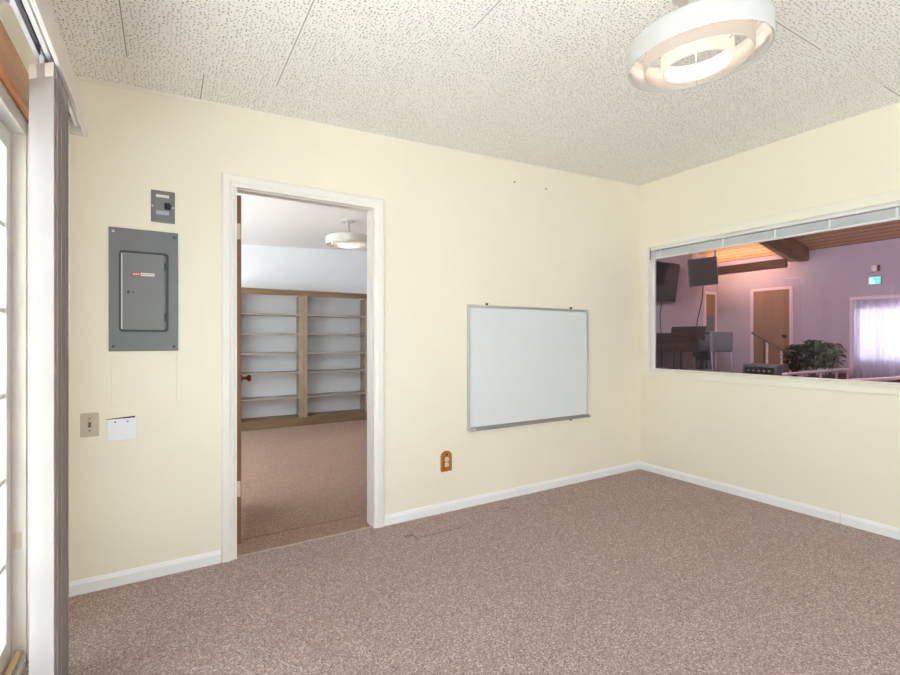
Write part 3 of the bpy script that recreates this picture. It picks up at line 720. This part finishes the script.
# ---- raised mini blind in the interior window
t = thing('mini_blind', 'pale horizontal blind pulled fully up at the top of the interior window', 'window blind', (W+.02, (WY0+WY1)/2, WZ1-.11)); O = t.location.copy()
y0, y1 = WY0+.012, WY1-.008
q = MB(O); q.box(W+.004, W+.036, y0, y1, WZ1-.026, WZ1-.005, bev=.002); q.build('head_rail', M['slat_rail'], t)
for k in range(14):
    z = WZ1-.0365-.0039*k
    q = MB(O); q.hexa([(W+.008, y0+.004, z-.0016), (W+.032, y0+.004, z+.0004), (W+.032, y1-.004, z+.0004), (W+.008, y1-.004, z-.0016),
                       (W+.008, y0+.004, z+.0008), (W+.032, y0+.004, z+.0028), (W+.032, y1-.004, z+.0028), (W+.008, y1-.004, z+.0008)]); q.build('slat', M['slat'], t)
q = MB(O); q.box(W+.006, W+.034, y0+.002, y1-.002, WZ1-.106, WZ1-.091, bev=.003); q.build('bottom_rail', M['slat_rail'], t)
for y in (.55, 1.0, 1.335, 1.66, 2.03, 2.31, 2.575):
    q = MB(O); q.box(W+.0035, W+.006, y-.007, y+.007, WZ1-.100, WZ1-.034); q.build('ladder_tape', M['tape'], t)
q = MB(O); q.box(W+.001, W+.010, y1-.006, y1+.003, WZ1-.108, WZ1-.003); q.build('end_bracket', M['alu_dark'], t)
q = MB(O); q.cyl((W+.012, WY1-.045, WZ1-.05), (W+.016, WY1-.045, WZ0+.02), .003, n=8); q.build('tilt_wand', M['white_plastic'], t)

# ================================================================== LIBRARY THINGS
def bookcase(x0, x1, label):
    by0, by1, H = 6.60, 6.925, 1.875
    t = thing('bookcase', label, 'bookcase', ((x0+x1)/2, (by0+by1)/2, 0), 0, 'tan bookcases'); O = t.location.copy()
    st = .056
    for xa in (x0, x1-.02):
        q = MB(O); q.box(xa, xa+.02, by0+.018, by1, 0, H-.07); q.build('side_panel', M['tan_wood'], t)
    for xa in (x0, x1-st):
        q = MB(O); q.box(xa, xa+st, by0, by0+.018, .11, H-.075, bev=.002); q.build('stile', M['tan_wood'], t)
    q = MB(O); q.box(x0+.02, x1-.02, by1-.008, by1, .05, H-.02); q.build('back_panel', M['library_white'], t)
    q = MB(O); q.box(x0+.004, x1-.004, by0-.012, by1, H-.028, H, bev=.003); q.box(x0+.001, x1-.001, by0, by0+.018, H-.075, H-.028); q.build('top_rail', M['tan_wood_dark'], t)
    q = MB(O); q.box(x0+.001, x1-.001, by0-.004, by0+.018, 0, .115, bev=.002); q.box(x0+.02, x1-.02, by0+.018, by1-.01, .10, .118); q.build('base_board', M['tan_wood_dark'], t)
    for z in (.385, .73, .995, 1.262, 1.53):
        q = MB(O); q.box(x0+.021, x1-.021, by0+.02, by1-.009, z-.006, z+.018, bev=.002); q.build('shelf', M['grey_shelf'], t)
    return t
bookcase(.742, 1.632, 'empty tan bookcase unit nearer the open door')
bookcase(1.634, 2.60, 'empty tan bookcase unit beside the door jamb, farther from the open door')

# ================================================================== THE HALL beyond the interior window
HX0, HX1, HY0, HY1 = W+.10, 8.80, -3.0, 4.86
RX, SL = 6.3, .20
ZE = 2.62; ZR = ZE+SL*(HX1-RX)
def hceil(x): return ZE+SL*(HX1-x) if x > RX else ZR-(ZR-2.66)*(RX-x)/(RX-HX0)
struct(MB().box(HX0, HX1+.1, HY0-.1, HY1+.1, -.12, 0).build('floor_hall', M['hall_carpet']), 'maroon carpet floor of the hall')
q = MB(); q.prism([(HX0-.1, 2.645), (RX, ZR), (HX1+.1, ZE-.02), (HX1+.1, ZE+.08), (RX, ZR+.1), (HX0-.1, 2.745)], 'XZ', HY0-.1, HY1+.1)
struct(q.build('ceiling_hall', M['pine']), 'pine board ceiling of the hall')
wy0, wy1, wz0, wz1 = 1.30, 2.80, .86, 1.67
q = MB(); q.box(HX1, HX1+.12, HY0, wy0, -.12, 2.7); q.box(HX1, HX1+.12, wy1, HY1+.1, -.12, 2.7); q.box(HX1, HX1+.12, wy0, wy1, -.12, wz0); q.box(HX1, HX1+.12, wy0, wy1, wz1, 2.7)
struct(q.build('wall_hall_far', M['lavender']), 'lavender wall across the hall with the curtained window')
struct(MB().prism([(HX0, -.12), (HX1, -.12), (HX1, ZE+.05), (RX, ZR+.05), (HX0, 2.71)], 'XZ', HY1, HY1+.1).build('wall_hall_left', M['lavender']), 'lavender wall of the hall behind the piano')
struct(MB().prism([(HX0, -.12), (HX1, -.12), (HX1, ZE+.05), (RX, ZR+.05), (HX0, 2.71)], 'XZ', HY0-.1, HY0).build('wall_hall_right', M['lavender']), 'lavender wall at the far end of the hall')
q = MB(); q.box(HX0-.1, HX0, HY0-.1, YR-.1, -.12, 2.75); q.box(HX0-.1, HX0, HY0-.1, HY1, ZT, 2.9)
struct(q.build('wall_hall_near', M['lavender']), 'hall wall on the office side')
# stage platform
SZ = .30
q = MB(); q.box(5.75, HX1, 2.50, HY1, 0, SZ, bev=.01)
struct(q.build('trim_7', M['hall_carpet']), 'low carpeted stage platform in the hall corner')
# hall window + curtain
hw = struct(MB().box(HX1+.05, HX1+.056, wy0, wy1, wz0, wz1).build('window_3', M['clear_glass']), 'bright curtained window across the hall')
q = MB()
for y in (wy0, 2.53, wy1-.03, 1.8): q.box(HX1+.02, HX1+.09, y, y+.03, wz0, wz1)
q.box(HX1+.02, HX1+.09, wy0, wy1, wz0, wz0+.03); q.box(HX1+.02, HX1+.09, wy0, wy1, wz1-.03, wz1)
q.build('window_frame', M['hall_trim'], hw)
q = MB(); q.box(HX1-.02, HX1+.001, wy1+.035, wy1+.07, .62, 1.83, bev=.004); q.box(HX1-.02, HX1+.001, wy0-.07, wy0-.035, .62, 1.83, bev=.004); q.box(HX1-.024, HX1+.001, wy0-.07, wy1+.07, 1.80, 1.83, bev=.004)
q.build('window_casing', M['hall_trim'], hw)
q = MB(); n = 150; z0_, z1_ = .60, 1.785
pts = [(wy0-.03+(wy1-wy0+.06)*i/n, HX1-.045+.014*math.sin(i*.9)+.005*math.sin(i*.37)) for i in range(n+1)]
A = [q.bm.verts.new((x, y, z0_)) for y, x in pts]; B = [q.bm.verts.new((x, y, z1_)) for y, x in pts]
for i in range(n): q.bm.faces.new((A[i], A[i+1], B[i+1], B[i]))
q._fin(A+B, True)
cu = thing('curtain', 'sheer white curtain over the bright hall window', 'curtain', (HX1-.045, (wy0+wy1)/2, z0_)); O = cu.location.copy()
for v in A+B: v.co -= O
q.build('cloth', M['sheer'], cu)
q = MB(O); q.cyl((HX1-.045, wy0-.06, 1.79), (HX1-.045, wy1+.06, 1.79), .010, n=12); q.build('curtain_rod', M['lamp_white'], cu)
for y in (wy0-.045, wy1+.045):
    q = MB(O); q.box(HX1-.05, HX1-.018, y-.006, y+.006, 1.778, 1.802); q.build('rod_bracket', M['lamp_white'], cu)
# doors of the hall
dh = struct(MB().box(HX1-.012, HX1+.001, 3.665, 4.215, SZ, 2.03).build('door_3', M['hall_door_wood']), 'tan wooden door in the lavender hall wall')
q = MB(); q.box(HX1-.022, HX1+.001, 4.215, 4.265, SZ, 2.075, bev=.004); q.box(HX1-.022, HX1+.001, 3.615, 3.665, SZ, 2.075, bev=.004); q.box(HX1-.022, HX1+.001, 3.665, 4.215, 2.03, 2.075, bev=.004)
q.build('door_casing', M['hall_trim'], dh)
q = MB(); q.lathe([(0, 0), (.028, 0), (.010, .01), (.010, .03), (.026, .05), (.018, .065), (0, .067)], (HX1-.012, 3.73, SZ+.95), n=20, closed=False, d=(-1, 0, 0)); q.build('door_knob', M['brass'], dh)
dn = struct(MB().box(8.42, 8.72, HY1-.012, HY1+.001, SZ, 2.02).build('door_4', M['hall_door_wood']), 'narrow half-panelled door at the corner of the hall')
q = MB(); q.box(8.36, 8.42, HY1-.022, HY1+.001, SZ, 2.07, bev=.004); q.box(8.72, 8.775, HY1-.022, HY1+.001, SZ, 2.07, bev=.004); q.box(8.36, 8.775, HY1-.022, HY1+.001, 2.02, 2.07, bev=.004); q.build('door_casing', M['hall_trim'], dn)
MB().box(8.45, 8.69, HY1-.016, HY1-.011, SZ+.02, 1.62).build('lower_panel', M['chair_grey'], dn)
# beams
def beam_box(name, pts8, label):
    q = MB(); q.hexa(pts8); o = q.build(name, M['beam']); return tag(o, label, 'beam')
tag(MB().box(8.30, 8.36, 3.508, HY1-.001, 2.332, 2.472, bev=.006).build('wall_beam', M['beam']), 'horizontal brown beam along the hall wall above the tan door', 'beam')
def rafter(y0, y1, xa, xb, dep, label):
    za, zb_ = hceil(xa), hceil(xb)
    return beam_box('rafter', [(xa, y0, za-dep), (xb, y0, zb_-dep), (xb, y1, zb_-dep), (xa, y1, za-dep), (xa, y0, za), (xb, y0, zb_), (xb, y1, zb_), (xa, y1, za)], label)
rafter(3.57, 3.66, RX, HX1-.001, .15, 'thin brown rafter ending just beside the horizontal hall beam')
rafter(3.35, 3.50, RX, HX1-.12, .20, 'thick brown rafter under the hall ceiling, next to the thin one')

# television on the hall side wall
t = thing('television', 'flat dark television tilted down on the hall wall above the piano', 'television', (6.85, HY1-.09, 2.16)); O = t.location.copy()
Rm = Matrix.Rotation(math.radians(8), 3, 'X')
q = MB(O); q.box(6.28, 7.36, HY1-.145, HY1-.10, 1.83, 2.46, bev=.006, m=Rm); q.build('cabinet', M['black'], t)
q = MB(O); q.box(6.295, 7.345, HY1-.152, HY1-.140, 1.845, 2.445, m=Rm); q.build('screen', M['screen'], t)
q = MB(O); q.box(6.75, 6.95, HY1-.12, HY1+.001, 2.08, 2.24); q.build('wall_mount', M['black'], t)
tag(MB().tube([(7.05, HY1-.06, 1.83), (7.07, HY1-.012, 1.6), (7.10, HY1-.010, 1.35), (7.12, HY1-.012, .9), (7.12, HY1-.012, SZ+.006)], .006).build('television_cable', M['black']), 'thin dark cable running down the wall from the television', 'cable')
# hanging speaker
t = thing('hanging_speaker', 'black box loudspeaker hanging from the hall ceiling beside the television', 'loudspeaker', (7.25, 4.22, 2.04)); O = t.location.copy()
Rm = Matrix.Rotation(math.radians(-6), 3, 'Y') @ Matrix.Rotation(math.radians(28), 3, 'Z')
q = MB(O); q.box(7.08, 7.42, 4.02, 4.42, 2.045, 2.475, bev=.008, m=Rm); q.build('cabinet', M['black'], t)
q = MB(O); cc = Vector((7.25, 4.22, 2.26))
d_ = Rm @ Vector((-.172, 0, 0)); q.box(cc.x+d_.x-.004, cc.x+d_.x+.004, cc.y+d_.y-.18, cc.y+d_.y+.18, cc.z+d_.z-.195, cc.z+d_.z+.195, m=Rm); q.build('grille', M['speaker_cloth'], t)
for s in (-1, 1):
    q = MB(O); q.box(7.235, 7.265, 4.22+s*.19-.01, 4.22+s*.19+.01, 2.44, hceil(7.25)+.01); q.build('hanger', M['screw'], t)
q = MB(O); q.box(7.20, 7.30, 4.0, 4.44, hceil(7.25)-.03, hceil(7.2)+.012); q.build('ceiling_bracket', M['black'], t)
tag(MB().tube([(7.33, 4.26, 2.05), (7.35, 4.30, 1.8), (7.40, 4.40, 1.5), (7.42, 4.44, 1.30)], .007).build('speaker_cable', M['black']), 'thin cable dropping from the hanging loudspeaker to the piano', 'cable')
# cove light behind the beam
t = thing('cove_light', 'warm tube light tucked behind the horizontal hall beam', 'light fixture', (8.52, 4.2, 2.40)); O = t.location.copy()
q = MB(O); q.box(8.362, 8.40, 3.7, 4.8, 2.40, 2.43); q.build('housing', M['lamp_white'], t)
q = MB(O); q.cyl((8.42, 3.72, 2.44), (8.42, 4.78, 2.44), .014, n=14); q.build('tube', M['warm_tube'], t)
for y in (3.71, 4.77):
    q = MB(O); q.box(8.39, 8.436, y, y+.02, 2.415, 2.46); q.build('socket', M['lamp_white'], t)
# grand piano
t = thing('grand_piano', 'dark brown grand piano on the hall stage under the television', 'piano', (7.1, 4.25, SZ)); O = t.location.copy()
pl = [(6.40, 3.70), (6.40, 4.80)]                       # keyboard end along x = 6.40
pl += [(7.85, 4.80), (7.98, 4.72), (8.02, 4.60), (7.96, 4.46), (7.75, 4.30), (7.50, 4.18), (7.28, 4.02), (7.12, 3.86), (6.96, 3.74), (6.80, 3.70)]
q = MB(O); q.prism(pl, 'XY', 1.03, 1.27); q.build('case', M['piano'], t)
q = MB(O); q.prism([(x, y) for x, y in [(6.62, 3.69), (6.62, 4.81)] + pl[2:-1] + [(6.80, 3.69)]], 'XY', 1.272, 1.296); q.build('lid', M['piano'], t)
q = MB(O); q.box(6.26, 6.41, 3.74, 4.76, 1.03, 1.10, bev=.006); q.box(6.26, 6.41, 3.70, 3.76, 1.03, 1.19, bev=.01); q.box(6.26, 6.41, 4.74, 4.80, 1.03, 1.19, bev=.01); q.build('key_bed', M['piano'], t)
q = MB(O); q.hexa([(6.265, 3.765, 1.10), (6.40, 3.765, 1.10), (6.40, 4.735, 1.10), (6.265, 4.735, 1.10), (6.275, 3.765, 1.14), (6.40, 3.765, 1.21), (6.40, 4.735, 1.21), (6.275, 4.735, 1.14)]); q.build('fallboard', M['piano'], t)
q = MB(O); q.box(6.70, 6.716, 3.86, 4.40, 1.296, 1.39, m=Matrix.Rotation(math.radians(14), 3, 'Y')); q.build('music_desk', M['piano'], t)
for x, y in ((6.55, 3.80), (6.55, 4.68), (7.80, 4.62)):
    q = MB(O); q.box(x-.065, x+.065, y-.065, y+.065, .90, 1.03, bev=.01); q.cyl((x, y, SZ+.06), (x, y, .90), .035, .055, n=16); q.cyl((x-.015, y, SZ+.03), (x+.015, y, SZ+.03), .03, n=14); q.build('leg', M['piano'], t)
q = MB(O)
for y in (4.19, 4.31): q.cyl((6.62, y, SZ+.10), (6.62, y, 1.03), .012, n=10)
q.box(6.56, 6.68, 4.14, 4.36, SZ+.04, SZ+.12, bev=.01)
for y in (4.19, 4.25, 4.31): q.box(6.46, 6.58, y-.012, y+.012, SZ+.055, SZ+.07, bev=.004)
q.build('pedal_lyre', M['piano'], t)
# bench: small dark stool in front of the keyboard
t = thing('piano_bench', 'dark wooden bench in front of the piano keyboard', 'bench', (6.0, 4.25, SZ)); O = t.location.copy()
q = MB(O); q.box(5.84, 6.16, 3.95, 4.55, SZ+.44, SZ+.50, bev=.01); q.build('seat', M['piano'], t)
for x in (5.88, 6.12):
    for y in (3.99, 4.51):
        q = MB(O); q.cyl((x, y, SZ), (x, y, SZ+.44), .018, .026, n=12); q.build('leg', M['piano'], t)
# grey chair
t = thing('padded_chair', 'grey padded chair with chrome frame in front of the piano', 'chair', (6.18, 3.50, SZ), math.radians(82))
q = MB(); q.box(-.185, -.135, -.20, .20, .735, 1.0, bev=.03, seg=4); q.build('backrest', M['chair_grey'], t)
q = MB(); q.box(-.20, .22, -.21, .21, .43, .49, bev=.025, seg=4); q.build('seat', M['chair_grey'], t)
for s in (-1, 1):
    q = MB(); q.tube([(-.20, s*.185, 0), (-.18, s*.185, .45), (-.155, s*.185, .80)], .011, n=10); q.build('leg', M['chrome'], t)
    q = MB(); q.tube([(.22, s*.185, 0), (.19, s*.185, .44)], .011, n=10); q.build('leg', M['chrome'], t)
q = MB(); q.cyl((-.19, -.185, .2), (-.19, .185, .2), .008, n=8); q.build('stretcher', M['chrome'], t)
# amplifier cabinet
t = thing('amplifier_cabinet', 'grey amplifier cabinet standing low on the stage beside the chair', 'amplifier', (6.50, 2.98, SZ)); O = t.location.copy()
q = MB(O); q.box(6.35, 6.65, 2.78, 3.18, SZ, .885, bev=.012); q.build('cabinet', M['amp'], t)
q = MB(O); q.box(6.342, 6.352, 2.81, 3.15, SZ+.04, .74); q.build('grille', M['amp_cloth'], t)
q = MB(O); q.box(6.344, 6.352, 2.81, 3.15, .76, .85); q.build('control_panel', M['black'], t)
for k in range(5):
    q = MB(O); q.cyl((6.346, 2.86+.06*k, .805), (6.328, 2.86+.06*k, .805), .012, n=12); q.build('knob', M['screw'], t)
# stair rail by the tan door
t = thing('stair_railing', 'thin brown stair railing sloping down in front of the tan hall door', 'railing', (8.45, 3.75, SZ)); O = t.location.copy()
P0, P1 = Vector((8.45, 4.08, 1.31)), Vector((8.45, 3.46, .925))
q = MB(O); q.tube([P0, P1], .018, n=12); q.build('handrail', M['iron'], t)
for f, m_ in ((.02, 'rail_pink'), (.30, 'iron'), (.38, 'rail_pink'), (.72, 'rail_pink'), (.97, 'iron')):
    p = P0.lerp(P1, f); q = MB(O); q.box(p.x-.012, p.x+.012, p.y-.012, p.y+.012, SZ, p.z-.012); q.build('baluster', M[m_], t)
# altar rail
t = thing('stage_rail', 'low pinkish white rail with maroon panels along the edge of the stage', 'railing', (6.95, 2.58, SZ)); O = t.location.copy()
q = MB(O); q.box(6.06, 7.80, 2.545, 2.605, .785, .812, bev=.006); q.build('top_rail', M['rail_pink'], t)
for x in (6.09, 6.44, 6.95, 7.42, 7.77):
    q = MB(O); q.box(x-.022, x+.022, 2.553, 2.597, SZ, .785); q.build('post', M['rail_pink'], t)
for xa, xb in ((6.112, 6.418), (6.462, 6.928), (6.972, 7.398), (7.442, 7.748)):
    q = MB(O); q.box(xa, xb, 2.568, 2.582, SZ+.03, .75); q.build('infill_panel', M['maroon'], t)
# planter with bushy plants
px_, py0_, py1_ = 7.72, 2.66, 3.22
t = thing('planter', 'maroon trough of bushy green plants on the stage behind the low rail', 'planter', (px_, (py0_+py1_)/2, SZ)); O = t.location.copy()
q = MB(O)
q.hexa([(px_-.11, py0_+.02, SZ), (px_+.11, py0_+.02, SZ), (px_+.11, py1_-.02, SZ), (px_-.11, py1_-.02, SZ), (px_-.14, py0_, SZ+.26), (px_+.14, py0_, SZ+.26), (px_+.14, py1_, SZ+.26), (px_-.14, py1_, SZ+.26)])
q.box(px_-.15, px_+.15, py0_-.01, py1_+.01, SZ+.26, SZ+.28, bev=.006); q.build('trough', M['pot'], t)
q = MB(O); q.box(px_-.13, px_+.13, py0_+.01, py1_-.01, SZ+.27, SZ+.29, bev=.006); q.build('soil', M['soil'], t)
def plant(y, lm, seed, n, rad, zb, zt, dx=0.0, label=None):
    rnd = random.Random(seed); x = px_+dx
    q = MB(O)
    for k in range(8):
        an = rnd.uniform(0, 2*PI); r = rnd.uniform(.05, .16); q.tube([(x, y, SZ+.28), (x+r*.4*math.cos(an), y+r*.4*math.sin(an), .74), (x+r*math.cos(an), y+r*math.sin(an), rnd.uniform(.9, 1.06))], .006, n=6)
    st = q.build('plant', M['stem'], t)
    q = MB(O)
    for k in range(n):
        an = rnd.uniform(0, 2*PI); rr = rad*math.sqrt(rnd.random()); zz = rnd.uniform(-1, 1)
        r_ = rr*math.sqrt(max(.08, 1-zz*zz*.8)); c = Vector((x+r_*math.cos(an), y+r_*math.sin(an), (zb+zt)/2+zz*(zt-zb)/2*.92))
        L, wd = rnd.uniform(.06, .12), rnd.uniform(.020, .034)
        u = Vector((math.cos(an)+rnd.uniform(-.8, .8), math.sin(an)+rnd.uniform(-.8, .8), rnd.uniform(-.5, .7))).normalized()
        sd = u.cross(Vector((rnd.uniform(-.4, .4), rnd.uniform(-.4, .4), 1))).normalized(); nn = sd.cross(u)
        vs = [q.bm.verts.new(p) for p in (c-u*L/2, c-u*L*.1+sd*wd+nn*.006, c+u*L/2-nn*.012, c-u*L*.1-sd*wd+nn*.006, c-u*L*.05-nn*.004)]
        q.bm.faces.new((vs[0], vs[1], vs[4])); q.bm.faces.new((vs[1], vs[2], vs[4])); q.bm.faces.new((vs[2], vs[3], vs[4])); q.bm.faces.new((vs[3], vs[0], vs[4]))
        q._fin(vs)
    q.build('foliage', lm, st, label=label)
plant(3.12, M['leaf'], 3, 300, .18, .74, 1.14, label='darkest foliage, next to the tan door')
plant(2.95, M['leaf'], 5, 260, .18, .80, 1.20, .04)
plant(2.76, M['leaf_pale'], 9, 270, .20, .80, 1.16, label='paler grey-green foliage')
# pew
t = thing('church_pew', 'maroon upholstered pew with a pale top rail just beyond the interior window', 'pew', (6.3, 1.79, 0), math.radians(-8.5))
q = MB(); q.box(-.95, 1.3, -.035, .035, .42, .775, bev=.01); q.build('back_cushion', M['maroon_cloth'], t)
q = MB(); q.box(-.97, 1.32, -.045, .045, .775, .805, bev=.008); q.build('top_rail', M['rail_pink'], t)
q = MB(); q.box(-.95, 1.3, -.50, -.035, .36, .45, bev=.02); q.build('seat', M['maroon_cloth'], t)
for x in (-.98, 1.30):
    q = MB(); q.prism([(-.52, 0), (.05, 0), (.05, .78), (-.02, .78), (-.12, .60), (-.52, .58)], 'YZ', x, x+.03); q.build('end_panel', M['iron'], t)
# exit sign + emergency light
t = thing('exit_sign', 'teal lit exit sign high on the lavender hall wall', 'exit sign', (HX1, 2.57, 2.0)); O = t.location.copy()
q = MB(O); q.box(HX1-.05, HX1+.001, 2.50, 2.64, 1.995, 2.105, bev=.006); q.build('housing', M['lamp_white'], t)
q = MB(O); q.box(HX1-.054, HX1-.049, 2.508, 2.632, 2.003, 2.097); q.build('sign_face', M['teal_sign'], t)
q = MB(O); q.prism([(2.630, 2.005), (2.565, 2.005), (2.572, 2.05), (2.60, 2.085), (2.622, 2.09)], 'YZ', HX1-.057, HX1-.053); q.build('lit_symbol', M['teal_bright'], t)
t = thing('emergency_light', 'small white emergency light above the teal exit sign', 'emergency light', (HX1, 2.56, 2.16)); O = t.location.copy()
q = MB(O); q.box(HX1-.05, HX1+.001, 2.52, 2.61, 2.185, 2.27, bev=.008); q.build('housing', M['maroon'], t)
q = MB(O); q.cyl((HX1-.07, 2.575, 2.17), (HX1-.055, 2.575, 2.26), .034, n=18); q.build('lamp_head', M['lamp_white'], t)
# unseen lights added to brighten the hall, hung under the ceiling close to the office wall and facing across the hall
M['hall_fill_diffuser'] = mat('hall_fill_light_diffuser', (255, 250, 245), .5, emit=(250, 248, 248), estr=80)  # glowing face of the added hall fill lights
for (x, y, lb) in ((4.5, 0.6, 'added long white fill light under the hall ceiling on the pew side, out of view'), (4.5, 3.2, 'added long white fill light under the hall ceiling on the stage side, out of view')):
    zc = hceil(x)
    t = thing('hall_fill_light', lb, 'added fill light', (x, y, zc-.2), 0, 'added hall fill lights'); O = t.location.copy()
    q = MB(O); q.box(x-.06, x+.06, y-.65, y+.65, zc-.24, zc-.06, bev=.006); q.build('housing', M['lamp_white'], t)
    q = MB(O); q.box(x+.060, x+.066, y-.62, y+.62, zc-.225, zc-.075); q.build('diffuser', M['hall_fill_diffuser'], t)
    for yy in (y-.5, y+.5):
        q = MB(O); q.cyl((x, yy, zc-.07), (x, yy, zc+.02), .012, n=12); q.build('hanger', M['lamp_white'], t)

# ================================================================== OUTSIDE
struct(MB().box(-12, XL-.12, -8, 12, -.14, -.02).build('ground', M['concrete']), 'pale concrete patio outside the sliding door')
struct(MB().box(HX1+.12, 24, -12, 16, -.14, -.02).build('ground_hall_side', M['concrete']), 'pale ground outside the hall window')
t = thing('board_fence', 'white horizontal board fence outside the patio door', 'fence', (-4.2, 1.5, -.02)); O = t.location.copy()
q = MB(O)
for k in range(7): q.box(-4.22, -4.20, -3, 7, .02+.20*k, .21+.20*k, bev=.003)
q.build('boards', M['siding'], t)
for y in (-3, -.5, 2, 4.5, 6.9):
    q = MB(O); q.box(-4.30, -4.22, y-.05, y+.05, -.02, 1.45); q.build('post', M['siding'], t)
